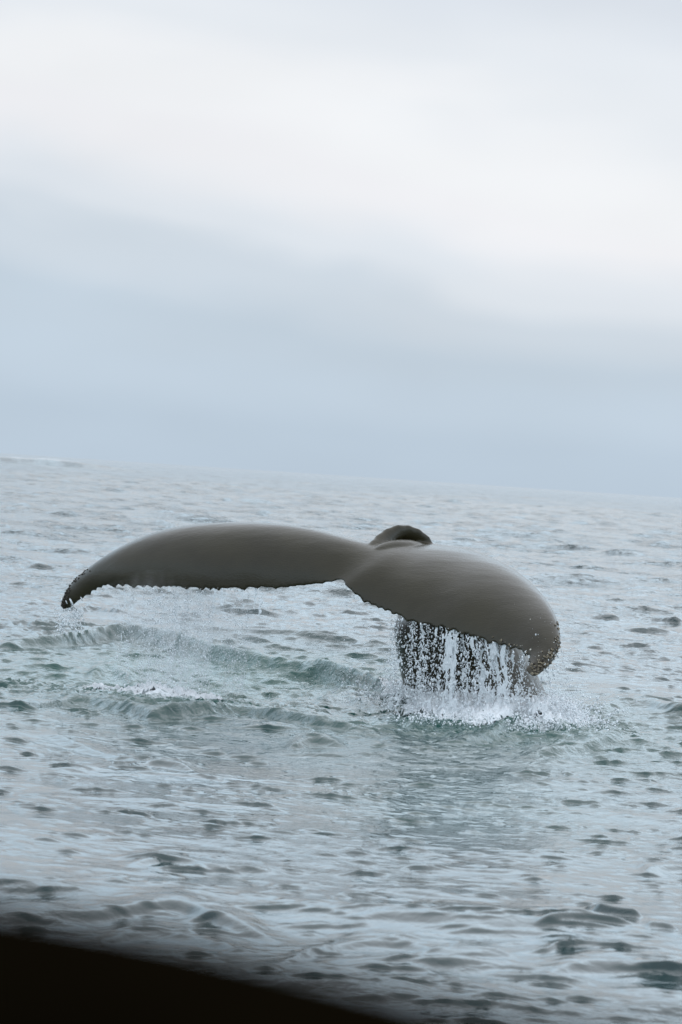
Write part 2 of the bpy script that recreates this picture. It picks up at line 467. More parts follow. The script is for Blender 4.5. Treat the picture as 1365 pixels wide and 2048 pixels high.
# ------------------------------------------------------------------ the whale
def skin_material():
    m, nt, b = material('whale_skin')
    geo = N('ShaderNodeNewGeometry', nt)
    n1 = N('ShaderNodeTexNoise', nt); n1.inputs['Scale'].default_value = 2.2; n1.inputs['Detail'].default_value = 6.0
    n1.inputs['Roughness'].default_value = 0.6
    nt.links.new(geo.outputs['Position'], n1.inputs['Vector'])
    cr = N('ShaderNodeValToRGB', nt)
    cr.color_ramp.elements[0].position = 0.3; cr.color_ramp.elements[0].color = (0.0190, 0.0160, 0.0055, 1)
    cr.color_ramp.elements[1].position = 0.75; cr.color_ramp.elements[1].color = (0.032, 0.0275, 0.0120, 1)
    nt.links.new(n1.outputs['Fac'], cr.inputs['Fac'])
    # small pale scars, thicker towards the tips
    vo = N('ShaderNodeTexVoronoi', nt); vo.inputs['Scale'].default_value = 15.0
    nt.links.new(geo.outputs['Position'], vo.inputs['Vector'])
    vsep = N('ShaderNodeSeparateColor', nt); nt.links.new(vo.outputs['Color'], vsep.inputs[0])
    at = N('ShaderNodeAttribute', nt, attribute_name='scar')
    rad = math_node(nt, 'MULTIPLY', math_node(nt, 'SUBTRACT', vsep.outputs[0], math_node(nt, 'SUBTRACT', 1.0, at.outputs['Fac'])), 0.22)
    spot = math_node(nt, 'GREATER_THAN', rad, vo.outputs['Distance'])
    mx = N('ShaderNodeMix', nt, data_type='RGBA')
    nt.links.new(math_node(nt, 'MULTIPLY', spot, 0.85), mx.inputs[0])
    nt.links.new(cr.outputs['Color'], mx.inputs[6]); mx.inputs[7].default_value = (0.62, 0.60, 0.52, 1)
    nt.links.new(mx.outputs[2], b.inputs['Base Color'])
    b.inputs['Roughness'].default_value = 0.42
    b.inputs['IOR'].default_value = 1.33
    b.inputs['Coat Weight'].default_value = 0.50
    b.inputs['Coat Roughness'].default_value = 0.13
    b.inputs['Coat IOR'].default_value = 1.33
    mp = N('ShaderNodeMapping', nt); mp.inputs['Scale'].default_value = (0.35, 1.0, 1.0)
    mp.inputs['Rotation'].default_value = (0, 0.25, 0)
    nt.links.new(geo.outputs['Position'], mp.inputs['Vector'])
    n2 = N('ShaderNodeTexNoise', nt); n2.inputs['Scale'].default_value = 85.0; n2.inputs['Detail'].default_value = 4.0
    nt.links.new(mp.outputs[0], n2.inputs['Vector'])
    n3 = N('ShaderNodeTexNoise', nt); n3.inputs['Scale'].default_value = 6.0; n3.inputs['Detail'].default_value = 3.0
    nt.links.new(mp.outputs[0], n3.inputs['Vector'])
    hh = math_node(nt, 'ADD', math_node(nt, 'MULTIPLY', n2.outputs['Fac'], 0.14), math_node(nt, 'MULTIPLY', n3.outputs['Fac'], 0.6))
    bp = N('ShaderNodeBump', nt); bp.inputs['Strength'].default_value = 0.55; bp.inputs['Distance'].default_value = 0.02
    nt.links.new(hh, bp.inputs['Height']); nt.links.new(bp.outputs[0], b.inputs['Normal'])
    nt.links.new(bp.outputs[0], b.inputs['Coat Normal'])
    return m
M_SKIN = skin_material()

# stations across the flukes: trailing edge px, py; upper outline px, py; depth of the trailing edge; roll-back depth factor
ST = np.array([
    (127, 1220, 121, 1213, 29.55, .5), (140, 1217, 123, 1200, 29.5, .6), (152, 1206, 132, 1180, 29.45, .7), (170, 1192, 149, 1158, 29.4, .8),
    (195, 1175, 180, 1132, 29.3, .9), (235, 1169, 224, 1102, 29.15, 1.), (290, 1171, 284, 1073, 29.0, 1.), (350, 1173, 350, 1055, 28.85, 1.),
    (420, 1176, 430, 1047, 28.7, 1.), (500, 1173, 510, 1046, 28.6, 1.), (560, 1175, 585, 1052, 28.5, 1.), (620, 1169, 650, 1065, 28.42, 1.),
    (660, 1163, 700, 1078, 28.36, 1.), (684, 1158, 738, 1087, 28.30, 1.), (692, 1170, 775, 1090, 28.22, 1.), (735, 1202, 830, 1091, 28.12, 1.),
    (780, 1222, 880, 1094, 28.02, 1.), (830, 1242, 940, 1103, 27.9, 1.), (890, 1253, 995, 1121, 27.75, 1.), (960, 1275, 1046, 1149, 27.6, 1.),
    (1010, 1288, 1085, 1183, 27.45, 1.), (1042, 1298, 1110, 1218, 27.32, .85), (1060, 1310, 1123, 1252, 27.22, .7), (1059, 1326, 1125, 1288, 27.12, .55),
    (1052, 1338, 1112, 1320, 27.05, .5), (1060, 1348, 1095, 1338, 27.0, .45), (1067, 1353, 1078, 1350, 26.98, .4)], float)

def fluke_mesh():
    n = 720
    seg = np.hypot(np.diff(ST[:, 0] + ST[:, 2]), np.diff(ST[:, 1] + ST[:, 3])) + 6
    s = np.concatenate([[0], np.cumsum(seg)]); s /= s[-1]
    u = np.linspace(0, 1, n)
    # smooth (Catmull-Rom) interpolation
    def cr(vals):
        m = np.gradient(vals, s, axis=0)
        i = np.clip(np.searchsorted(s, u, side='right') - 1, 0, len(s) - 2)
        h = (s[i + 1] - s[i]); t = ((u - s[i]) / h)
        h00 = 2 * t**3 - 3 * t**2 + 1; h10 = t**3 - 2 * t**2 + t; h01 = -2 * t**3 + 3 * t**2; h11 = t**3 - t**2
        return h00 * vals[i] + h10 * h * m[i] + h01 * vals[i + 1] + h11 * h * m[i + 1]
    q = [cr(ST[:, k]) for k in range(6)]
    bx, by, tx, ty, dd, rb = q
    B0 = P(bx, by, dd)
    # teeth on the trailing edge (metres, towards the edge), not at the notch nor the very tips
    arc = np.concatenate([[0], np.cumsum(np.linalg.norm(np.diff(B0, axis=0), axis=1))])
    rng = np.random.default_rng(4)
    tooth = np.zeros(n)
    a = 0.0
    while a < arc[-1]:
        L = rng.uniform(0.03, 0.14); H = rng.uniform(0.15, 0.27) * L * (1.0 if rng.random() > .2 else 1.3); H = min(H, 0.030)
        t = (arc - a) / L
        msk = (t >= 0) & (t < 1)
        tooth[msk] = H * np.where(t[msk] < 0.75, (t[msk] / 0.75) ** 1.6, (1 - t[msk]) / 0.25) 
        a += L
    un = u
    calm = 1 - 0.72 * np.exp(-((bx - 600) / 90) ** 2) - 0.75 * np.exp(-((bx - 690) / 30) ** 2)
    tooth *= np.clip(calm, 0.1, 1) * sstep(0.02, 0.08, un) * (1 - sstep(0.93, 0.985, un))
    Tt = P(tx, ty, dd)
    C = Tt - B0
    Cl = np.linalg.norm(C, axis=1, keepdims=True); Cn = C / Cl
    B = B0
    C = Tt - B; Cl = np.linalg.norm(C, axis=1, keepdims=True)
    back = np.array([0, 1.0, 0.0])
    depth = Cl[:, 0] * (1.0 + 0.5 * sstep(640, 760, bx)) * rb
    m = 40
    th = np.radians(118 * np.linspace(0, 1, m) ** 1.35)
    tooth = tooth * 1.35 + 0.022 * (fbm(arc * 3.2, arc * 0, 61, 3) - 0.5) * sstep(0.03, 0.1, un) * (1 - sstep(0.9, 0.97, un))
    outer = np.zeros((n, m, 3)); vv = np.linspace(0, 1, m)
    for j, t in enumerate(th):
        outer[:, j] = B + C * math.sin(t) + back * (depth * (1 - math.cos(t)))[:, None] - Cn * (tooth * math.exp(-(t / 0.13) ** 2))[:, None]
        # keep the silhouette line at the measured outline, the far side falls away slowly
    # median crease between the flukes, on the dorsal surface
    un_c = (np.arange(n) / (n - 1))
    ic = np.argmin(np.abs(bx - 684))
    crease = np.exp(-((arc - arc[ic]) / 0.16) ** 2)
    # thickness under the skin
    du = np.gradient(outer, axis=0); dv = np.gradient(outer, axis=1)
    nn = np.cross(du, dv); nn /= np.linalg.norm(nn, axis=2, keepdims=True) + 1e-9
    if nn[n // 3, 3, 1] > 0: nn = -nn          # outward = towards the camera at the trailing edge
    outer -= nn * (0.035 * crease)[:, None, None] * np.sin(np.pi * np.clip(vv * 1.2, 0, 1))[None, :, None]
    tmax = 0.09 * (Cl[:, 0] * 1.9).clip(0.0, 1.2)
    tp = 2.4 * vv**0.85 * np.sqrt(np.clip(1 - vv, 0, 1))
    inner = outer - nn * (0.012 * np.sqrt(np.clip(1 - vv, 0, 1))[None, :, None] + tmax[:, None, None] * tp[None, :, None])
    ring = np.concatenate([outer, inner[:, ::-1][:, :]], axis=1)   # closed loop of 2m
    k = ring.shape[1]
    V = ring.reshape(-1, 3)
    idx = np.arange(n * k).reshape(n, k)
    nx = np.roll(idx, -1, axis=1)
    F = np.stack([idx[:-1], nx[:-1], nx[1:], idx[1:]], -1).reshape(-1, 4)
    # end caps as fans
    V = np.concatenate([V, ring[0].mean(0)[None], ring[-1].mean(0)[None]])
    c0, c1 = len(V) - 2, len(V) - 1
    caps = [(c0, idx[0, (j + 1) % k], idx[0, j], idx[0, j]) for j in range(k)] + [(c1, idx[-1, j], idx[-1, (j + 1) % k], idx[-1, (j + 1) % k]) for j in range(k)]
    tris = np.array([(a_, b_, c_) for a_, b_, c_, _ in caps])
    return V, F, tris, B, arc, bx, by, dd

FV, FF, FT, TE, TE_ARC, TE_X, TE_Y, TE_D = fluke_mesh()

def tube(centers, ra, rb, side, k=40):
    """elliptic tube: ra along `side`, rb across it"""
    c = np.array(centers, float); n = len(c)
    tan = np.gradient(c, axis=0); tan /= np.linalg.norm(tan, axis=1, keepdims=True)
    V = []
    for i in range(n):
        s = side[i] - tan[i] * np.dot(side[i], tan[i]); s /= np.linalg.norm(s)
        o = np.cross(tan[i], s)
        ph = np.linspace(0, 2 * np.pi, k, endpoint=False)
        V.append(c[i] + np.outer(np.cos(ph) * ra[i], s) + np.outer(np.sin(ph) * rb[i], o))
    V = np.array(V); idx = np.arange(n * k).reshape(n, k); nx = np.roll(idx, -1, axis=1)
    F = np.stack([idx[:-1], idx[1:], nx[1:], nx[:-1]], -1).reshape(-1, 4)
    Vf = np.concatenate([V.reshape(-1, 3), c[:1], c[-1:]])
    c0, c1 = n * k, n * k + 1
    T = [(c0, idx[0, j], nx[0, j]) for j in range(k)] + [(c1, nx[-1, j], idx[-1, j]) for j in range(k)]
    return Vf, F, np.array(T)

def spline(pts, n):
    pts = np.array(pts, float); s = np.linspace(0, 1, len(pts)); u = np.linspace(0, 1, n)
    m = np.gradient(pts, s, axis=0)
    i = np.clip(np.searchsorted(s, u, side='right') - 1, 0, len(s) - 2); h = (s[i + 1] - s[i])[:, None]; t = ((u - s[i])[:, None] / h)
    return (2*t**3-3*t**2+1)*pts[i] + (t**3-2*t**2+t)*h*m[i] + (-2*t**3+3*t**2)*pts[i+1] + (t**3-t**2)*h*m[i+1]

# tail stock: rises from the sea behind the near fluke, arches over and runs into the middle of the flukes
stk = spline([(1008, 1620, 29.38, .88, .9), (984, 1530, 29.35, .76, .8), (958, 1420, 29.3, .62, .66), (914, 1300, 29.25, .545, .52), (886, 1210, 29.2, .46, .42),
              (860, 1165, 29.12, .27, .30), (830, 1124, 28.95, .155, .20), (796, 1107, 28.8, .12, .125), (765, 1112, 28.66, .09, .11), (742, 1122, 28.56, .06, .08)], 60)
SC = P(stk[:, 0], stk[:, 1], stk[:, 2])
SV, SF, STt = tube(SC, stk[:, 3], stk[:, 4], np.tile(np.array([1.0, -0.15, 0.0]), (60, 1)))
# dorsal keel: a thin ridge riding over the arch of the stock
kl = spline([(905, 1190, 29.2), (888, 1135, 29.16), (864, 1107, 29.18), (844, 1081, 29.14), (819, 1067, 29.08), (794, 1066, 28.98), (768, 1078, 28.85), (750, 1092, 28.72), (734, 1105, 28.6)], 40)
KC = P(kl[:, 0], kl[:, 1], kl[:, 2])
kr = 0.055 * np.sin(np.linspace(0.35, 2.9, 40)) ** 0.5
kr2 = kr * (1 + 0.06 * np.sin(np.arange(40) * 1.9))
KV, KF, KT = tube(KC, kr * 0.8, kr2 * 1.35, np.tile(np.array([0.3, 1.0, 0.2]), (40, 1)), 20)

def body_object():
    parts = [(FV, FF, FT), (SV, SF, STt), (KV, KF, KT)]
    me = bpy.data.meshes.new('whale_raw')
    vs, fs, off = [], [], 0
    for V, F, T in parts:
        vs.append(V); fs += (F + off).tolist() + (T + off).tolist(); off += len(V)
    me.from_pydata(np.concatenate(vs).tolist(), [], fs)
    import bmesh
    for_fix = bmesh.new(); for_fix.from_mesh(me)
    bmesh.ops.recalc_face_normals(for_fix, faces=for_fix.faces); for_fix.to_mesh(me); for_fix.free()
    tmp = bpy.data.objects.new('whale_raw', me); col.objects.link(tmp)
    md = tmp.modifiers.new('r', 'REMESH'); md.mode = 'VOXEL'; md.voxel_size = 0.013; md.use_smooth_shade = True
    sm = tmp.modifiers.new('s', 'SMOOTH'); sm.factor = 0.5; sm.iterations = 3
    dg = bpy.context.evaluated_depsgraph_get()
    me2 = bpy.data.meshes.new_from_object(tmp.evaluated_get(dg))
    bpy.data.objects.remove(tmp)
    me2.name = 'humpback_whale'
    me2.polygons.foreach_set('use_smooth', np.ones(len(me2.polygons), dtype=bool))
    return me2
WM = body_object()
co = np.zeros(len(WM.vertices) * 3, dtype=np.float32); WM.vertices.foreach_get('co', co); co = co.reshape(-1, 3)
print('whale verts', len(co), round(time.time() - T0, 1))
rt = P(np.array([1060.]), np.array([1290.]), np.array([27.3]))[0]; lt = P(np.array([135.]), np.array([1195.]), np.array([29.5]))[0]
scar = 0.05 + 0.55 * np.exp(-((np.linalg.norm(co - rt, axis=1)) / 0.42) ** 2) + 0.35 * np.exp(-((np.linalg.norm(co - lt, axis=1)) / 0.2) ** 2)
scar += 0.06 * sstep(0.3, 2.0, co[:, 0])
at = WM.attributes.new('scar', 'FLOAT', 'POINT'); at.data.foreach_set('value', scar.astype(np.float32))
whale = link('humpback_whale', WM, M_SKIN)
tag(whale, 'dark wet whale tail with ragged trailing edge lifted above the sea as it dives', 'whale')
bvh = BVHTree.FromPolygons([Vector(v) for v in co], [tuple(p.vertices) for p in WM.polygons])

# barnacles on both tips
def barnacle_material():
    m, nt, b = material('barnacle_shell')
    geo = N('ShaderNodeTexCoord', nt)
    n1 = N('ShaderNodeTexNoise', nt); n1.inputs['Scale'].default_value = 60.0; n1.inputs['Detail'].default_value = 4.0
    nt.links.new(geo.outputs['Object'], n1.inputs['Vector'])
    at = N('ShaderNodeAttribute', nt, attribute_name='rim')
    cr = N('ShaderNodeValToRGB', nt)
    cr.color_ramp.elements[0].position = 0.45; cr.color_ramp.elements[0].color = (0.028, 0.020, 0.012, 1)
    cr.color_ramp.elements[1].position = 0.95; cr.color_ramp.elements[1].color = (0.55, 0.47, 0.33, 1)
    nt.links.new(math_node(nt, 'MULTIPLY', math_node(nt, 'ADD', n1.outputs['Fac'], 0.45), at.outputs['Fac']), cr.inputs['Fac'])
    nt.links.new(cr.outputs['Color'], b.inputs['Base Color'])
    b.inputs['Roughness'].default_value = 0.35
    return m
M_BAR = barnacle_material()
def barnacle_mesh(seed, rimv):
    rng = np.random.default_rng(seed)
    prof = [(1.0, -0.25, .2), (0.92, 0.25, .4), (0.66, 0.72, .9), (0.5, 0.82, 1.), (0.40, 0.66, .5), (0.28, 0.35, .1), (0.0, 0.28, 0.)]
    k = 12; V = []; rim = []
    jag = 1 + 0.12 * rng.normal(size=k)
    for r, z, c in prof[:-1]:
        for j in range(k):
            a = 2 * math.pi * j / k
            V.append((r * jag[j] * math.cos(a), r * jag[j] * math.sin(a), z * (1 + 0.1 * rng.normal()))); rim.append(c * rimv)
    V.append((0, 0, prof[-1][1])); rim.append(0)
    F = []
    for i in range(len(prof) - 2):
        for j in range(k):
            F.append((i * k + j, i * k + (j + 1) % k, (i + 1) * k + (j + 1) % k, (i + 1) * k + j))
    i = len(prof) - 2
    for j in range(k): F.append((i * k + j, i * k + (j + 1) % k, len(V) - 1))
    me = bpy.data.meshes.new('barnacle'); me.from_pydata(V, [], F)
    at = me.attributes.new('rim', 'FLOAT', 'POINT'); at.data.foreach_set('value', rim)
    me.materials.append(M_BAR)
    return me
BARN = [barnacle_mesh(i, (1.0, .75, .35, .9)[i % 4]) for i in range(8)]
rng = np.random.default_rng(21)
def put_barnacles(line, n, spread, rmin, rmax, kinds=8):
    pts = spline(line, 200)
    placed = []
    for tries in range(n * 12):
        if len(placed) >= n: break
        p = pts[rng.integers(0, 200)] + np.array([rng.normal(0, spread), rng.normal(0, spread)])
        d = Vector(ray(np.array([p[0]]), np.array([p[1]]))[0]).normalized()
        hit, nrm, fi, dist = bvh.ray_cast(Vector((0, 0, CAM_H)), d)
        if hit is None or dist > 32:
            # just off the outline: take the closest point of the edge
            q = P(np.array([p[0]]), np.array([p[1]]), np.array([29.6 if p[0] < 600 else 27.25]))[0]
            hit, nrm, fi, dist = bvh.find_nearest(Vector(q))
            if dist > 0.03: continue
        if nrm.dot(d) > 0 and dist > 1: nrm = -nrm
        r = rng.uniform(rmin, rmax)
        if any((hit - h).length < (r + r2) * 0.72 for h, r2 in placed): continue
        placed.append((hit.copy(), r))
        o = bpy.data.objects.new('barnacle', BARN[rng.integers(0, 8) if kinds == 8 else (2, 6)[rng.integers(0, 2)]]); col.objects.link(o)
        o.parent = whale
        qn = nrm.to_track_quat('Z', 'Y')
        o.matrix_world = Matrix.Translation(hit) @ qn.to_matrix().to_4x4() @ Matrix.Rotation(rng.uniform(0, 6.28), 4, 'Z') @ Matrix.Diagonal((r, r, r * rng.uniform(.6, 1.1), 1))
put_barnacles([(1123, 1248), (1123, 1275), (1115, 1298), (1095, 1318), (1078, 1333), (1066, 1345)], 62, 6.0, 0.006, 0.0155)
put_barnacles([(1062, 1342), (1085, 1322), (1108, 1300)], 14, 5, 0.008, 0.016)
put_barnacles([(128, 1212), (133, 1190), (142, 1168), (160, 1146), (172, 1134)], 60, 3.5, 0.006, 0.012, 2)
put_barnacles([(1055, 1300), (1020, 1288), (985, 1277)], 10, 5, 0.006, 0.012)
print('barnacles', round(time.time() - T0, 1))

# ------------------------------------------------------------------ falling water, spray, foam
def water_material(name, white, rough=0.12, trans=0.35):
    m, nt, b = material(name)
    b.inputs['Base Color'].default_value = (white * 0.94, white * 0.98, white, 1)
    b.inputs['Roughness'].default_value = rough
    b.inputs['IOR'].default_value = 1.33
    b.inputs['Transmission Weight'].default_value = trans
    tr = N('ShaderNodeBsdfTranslucent', nt); tr.inputs['Color'].default_value = (white * 0.96, white * 0.98, white, 1)
    mx = N('ShaderNodeMixShader', nt); mx.inputs[0].default_value = 0.12 if trans > 0 else 0.0
    nt.links.new(b.outputs[0], mx.inputs[1]); nt.links.new(tr.outputs[0], mx.inputs[2])
    nt.links.new(mx.outputs[0], nt.nodes['Material Output'].inputs['Surface'])
    return m
M_FALL = water_material('falling_water', 0.98, 0.10, 0.12)
M_DROP = water_material('water_drop', 0.98, 0.10, 0.12)
M_WAKE = water_material('wake_foam', 0.62, 0.35, 0.0)
M_FOAM = water_material('white_foam', 0.80, 0.35, 0.0)

def te_at(px):
    """point of the trailing edge at a picture x (near fluke side included)"""
    i0 = np.argmax(TE_X > 0)
    sel = slice(0, np.argmax(TE_X) + 1)
    return np.stack([np.interp(px, TE_X[sel], TE[sel, c]) for c in range(3)], -1)

def lacy_sheet(px0, px1, dens, seed, push, cell=0.0042, ztop=0.012, lean=0.0, zlow=0.0):
    """torn curtain of falling water hanging from the trailing edge: a web with real thickness"""
    a0 = te_at(np.array([px0]))[0]; a1 = te_at(np.array([px1]))[0]
    L = np.linalg.norm((a1 - a0)[:2]); na = int(L / cell)
    pxs = np.linspace(px0, px1, na)
    top = te_at(pxs)
    H = top[:, 2].max() - zlow + ztop
    nz_ = int(H / cell)
    A = np.linspace(0, L, na)[:, None] * np.ones((1, nz_)); D = np.linspace(0, H, nz_)[None, :] * np.ones((na, 1))
    zz = top[:, 2].max() + ztop - D
    fall = top[:, 2][:, None] + ztop - zz                      # distance fallen
    wob = 0.05 * (fbm(A * 3, D * 2.2, seed + 3, 3) - 0.5) * np.clip(fall, 0, .6)
    u = A + wob
    ribs = fbm(u * 19, D * 0.8, seed, 3, 0.55)
    f1, f2 = worley(u * 26 + 1.2 * fbm(u * 20, D * 14, seed + 1, 2), D * 11 + 1.0 * fbm(u * 20, D * 10, seed + 2, 2), seed)
    web = 1 - np.clip((f2 - f1) * 2.2, 0, 1)
    g1, g2 = worley(u * 62, D * 34, seed + 5)
    fleck = np.clip(0.36 - g1, 0, 1) * 2.2
    dn = dens(pxs[:, None] * np.ones((1, nz_)), np.clip(fall / np.maximum(top[:, 2][:, None] - zlow, 0.1), 0, 1.2))
    e1, e2 = worley(u * 15 + 0.9 * fbm(u * 16, D * 9, seed + 21, 2), D * 5.5 + 0.8 * fbm(u * 12, D * 7, seed + 22, 2), seed + 23)
    hole = np.clip((e2 - e1) * 2.6, 0, 1) * (0.35 + fbm(u * 4, D * 3, seed + 25, 2))
    field = 0.78 * (ribs - 0.5) * 2.2 + 0.34 * web + 0.34 * fleck * (0.4 + fall) + dn - 0.62 * hole + 0.17
    field = np.where(fall < 0, -1, field)
    keepv = field > 0
    h = np.clip(field * 0.02, 0, 0.007)
    h = h * (0.2 + 1.7 * fbm(u * 70, D * 22, seed + 40, 3)) + 0.005 * np.clip(1 - f1 * 1.6, 0, 1) * keepv
    keep = keepv[:-1, :-1] & keepv[1:, :-1] & keepv[1:, 1:] & keepv[:-1, 1:]
    base_y = top[:, 1][:, None] + push + 0.05 * (fbm(A * 4, D * 1.5, seed + 9, 2) - 0.5) * (0.3 + fall) + lean * fall
    base_x = top[:, 0][:, None] + 0.20 * np.clip(fall, 0, 1) ** 1.3 * sstep(900, 1050, pxs)[:, None] + wob * 0.6 + 0.02 * (fbm(A * 6, D * 3, seed + 11, 2) - .5)
    f = np.stack([base_x, base_y - h, zz], -1).reshape(-1, 3); bk = np.stack([base_x, base_y + h * 0.8 + 0.0006, zz], -1).reshape(-1, 3)
    idx = np.arange(na * nz_).reshape(na, nz_)
    q = np.stack([idx[:-1, :-1], idx[:-1, 1:], idx[1:, 1:], idx[1:, :-1]], -1)[keep]
    F = np.concatenate([q[:, ::-1], q + na * nz_])
    V = np.concatenate([f, bk])
    used, inv = np.unique(F.ravel(), return_inverse=True)
    return V[used], inv.reshape(F.shape)

def dens_main(px, t):
    d = -0.52 - 0.07 * (1 - sstep(870, 895, px)) + 0.10 * sstep(890, 930, px) + 0.20 * sstep(870, 930, px) - 0.26 * sstep(1010, 1050, px)
    d += 0.30 * np.exp(-((px - 838) / 7) ** 2) * (1 - 0.4 * t) + 0.26 * np.exp(-((px - 857) / 6) ** 2) * (1 - 0.6 * t)
    d += 0.30 * np.exp(-((px - 905) / 14) ** 2) + 0.16 * np.exp(-((px - 985) / 22) ** 2)
    d += 0.40 * sstep(0.80, 1.0, t) * (0.4 + 1.2 * vnoise(px * 0.06, px * 0, 9)) + 0.12 * (1 - sstep(0.0, 0.12, t))
    d -= 0.28 * (1 - sstep(770, 790, px))
    return d
def joined(name, parts, mat, label, tri=False):
    vs, fs, off = [], [], 0
    for V, F in parts:
        vs.append(V); fs.append(F + off); off += len(V)
    me = mesh_np(name, np.concatenate(vs), np.concatenate(fs))
    o = link(name, me, mat); tag(o, label, kind='stuff')
    print(name, len(me.polygons))
    return o
sheets = []
sheets.append(lacy_sheet(745, 1052, dens_main, 101, 0.02))
sheets.append(lacy_sheet(775, 1048, lambda p, t: dens_main(p, t) - 0.10, 202, 0.10))
sheets.append(lacy_sheet(790, 1040, lambda p, t: dens_main(p, t) - 0.16, 303, 0.19))
sheets.append(lacy_sheet(245, 560, lambda p, t: -0.66 - 0.35 * t + 0.25 * vnoise(p * 0.03, p * 0, 5), 404, 0.02, cell=0.005))
joined('falling_water', sheets, M_FALL, 'torn curtain of white water pouring off the near fluke over the tail stock')

# drops
def ico(sub=0):
    t = (1 + 5 ** .5) / 2
    v = np.array([(-1, t, 0), (1, t, 0), (-1, -t, 0), (1, -t, 0), (0, -1, t), (0, 1, t), (0, -1, -t), (0, 1, -t), (t, 0, -1), (t, 0, 1), (-t, 0, -1), (-t, 0, 1)], float)
    v /= np.linalg.norm(v[0])
    f = np.array([(0,11,5),(0,5,1),(0,1,7),(0,7,10),(0,10,11),(1,5,9),(5,11,4),(11,10,2),(10,7,6),(7,1,8),(3,9,4),(3,4,2),(3,2,6),(3,6,8),(3,8,9),(4,9,5),(2,4,11),(6,2,10),(8,6,7),(9,8,1)])
    return v, f
IV = np.array([(1, 0, 0), (-1, 0, 0), (0, 1, 0), (0, -1, 0), (0, 0, 1), (0, 0, -1)], float)
IF = np.array([(0, 2, 4), (2, 1, 4), (1, 3, 4), (3, 0, 4), (2, 0, 5), (1, 2, 5), (3, 1, 5), (0, 3, 5)])
IV2, IF2 = ico()
def drops(pos, rad, stretch, tilt=None):
    n = len(pos)
    big = rad > 0.0042
    if big.any() and not big.all():
        a_ = drops(pos[big], rad[big], stretch[big], None if tilt is None else tilt[big])
        b_ = drops(pos[~big], rad[~big], stretch[~big], None if tilt is None else tilt[~big])
        return np.concatenate([a_[0], b_[0]]), np.concatenate([a_[1], b_[1] + len(a_[0])])
    IV, IF = (IV2, IF2) if big.any() else (globals()['IV'], globals()['IF'])
    V = IV[None] * rad[:, None, None]
    V = V * np.stack([np.ones(n), np.ones(n), stretch], -1)[:, None, :]
    if tilt is not None: V[:, :, 0] += V[:, :, 2] * tilt[:, None]
    V = V + pos[:, None, :]
    F = IF[None] + (np.arange(n) * len(IV))[:, None, None]
    return V.reshape(-1, 3), F.reshape(-1, 3)
rng = np.random.default_rng(77)
def lognr(n, m, s, lo, hi): return np.clip(np.exp(rng.normal(math.log(m), s, n)), lo, hi)
dp = []
def curtain_drops(n, x0, x1, m, t_pow=0.8, jx=0.015, jy=0.12, stre=(1, 2.6), rbig=0.009):
    px = rng.uniform(x0, x1, n)
    # gather the drops in strings
    strings = rng.uniform(x0, x1, max(8, int((x1 - x0) / 6)))
    st = rng.random(n) < 0.72
    px = np.where(st, strings[rng.integers(0, len(strings), n)] + rng.normal(0, 0.9, n), px)
    top = te_at(px); t = rng.random(n) ** t_pow
    pos = top.copy(); pos[:, 2] = top[:, 2] * (1 - t)
    pos[:, 0] += rng.normal(0, jx, n) * (0.3 + t); pos[:, 1] += rng.normal(0.03, jy, n) * (0.3 + t)
    dp.append(drops(pos, lognr(n, m, 0.45, 0.0012, rbig), rng.uniform(*stre, n)))
curtain_drops(2600, 775, 885, 0.0034)
curtain_drops(2600, 880, 1055, 0.0034)
curtain_drops(500, 690, 780, 0.0024)
curtain_drops(9000, 235, 500, 0.0019, jy=0.2, jx=0.012)
curtain_drops(7000, 285, 430, 0.0018, jy=0.2, jx=0.012)
curtain_drops(900, 300, 420, 0.0030, jy=0.1)
curtain_drops(700, 480, 690, 0.0018)
# from the tips
def spot_drops(n, cx, cy, sx, sy, depth, m, stre=(1, 2.0), tilt=0.0, sd=0.25, rbig=0.012):
    px = rng.normal(cx, sx, n); py = rng.normal(cy, sy, n)
    pos = P(px, py, rng.normal(depth, sd, n))
    pos = pos[pos[:, 2] > 0.0]; n = len(pos)
    dp.append(drops(pos, lognr(n, m, 0.5, 0.0012, rbig), rng.uniform(*stre, n), np.full(n, tilt)))
spot_drops(260, 150, 1232, 10, 14, 29.4, 0.0035, (1.5, 4), -0.5, .08)
spot_drops(120, 122, 1245, 7, 16, 29.4, 0.0035, (1.5, 4), 0.4, .08)
spot_drops(500, 1098, 1370, 22, 34, 27.2, 0.0026, (1, 3), 0.0, .12)
spot_drops(400, 1125, 1340, 28, 50, 27.4, 0.0022, (1, 2), 0, .2)
# spray at the foot
spot_drops(2600, 930, 1444, 90, 9, 27.3, 0.0040, sd=.4)
spot_drops(2600, 1080, 1458, 70, 12, 26.9, 0.0040, sd=.4)
spot_drops(3600, 880, 1400, 70, 18, 28.7, 0.0040)
spot_drops(4200, 1010, 1425, 75, 20, 28.3, 0.0042)
spot_drops(5200, 1100, 1436, 50, 20, 27.6, 0.0046)
spot_drops(700, 1060, 1380, 80, 34, 27.8, 0.0028)
spot_drops(700, 780, 1385, 55, 16, 29.0, 0.0034)
vs, fs, off = [], [], 0
for V, F in dp:
    vs.append(V); fs.append(F + off); off += len(V)
me = mesh_np('water_drops', np.concatenate(vs), np.concatenate(fs))
o = link('water_drops', me, M_DROP); tag(o, 'countless small drops raining from the tail and splashing at its foot', kind='stuff')
print('drops', len(me.polygons), round(time.time() - T0, 1))

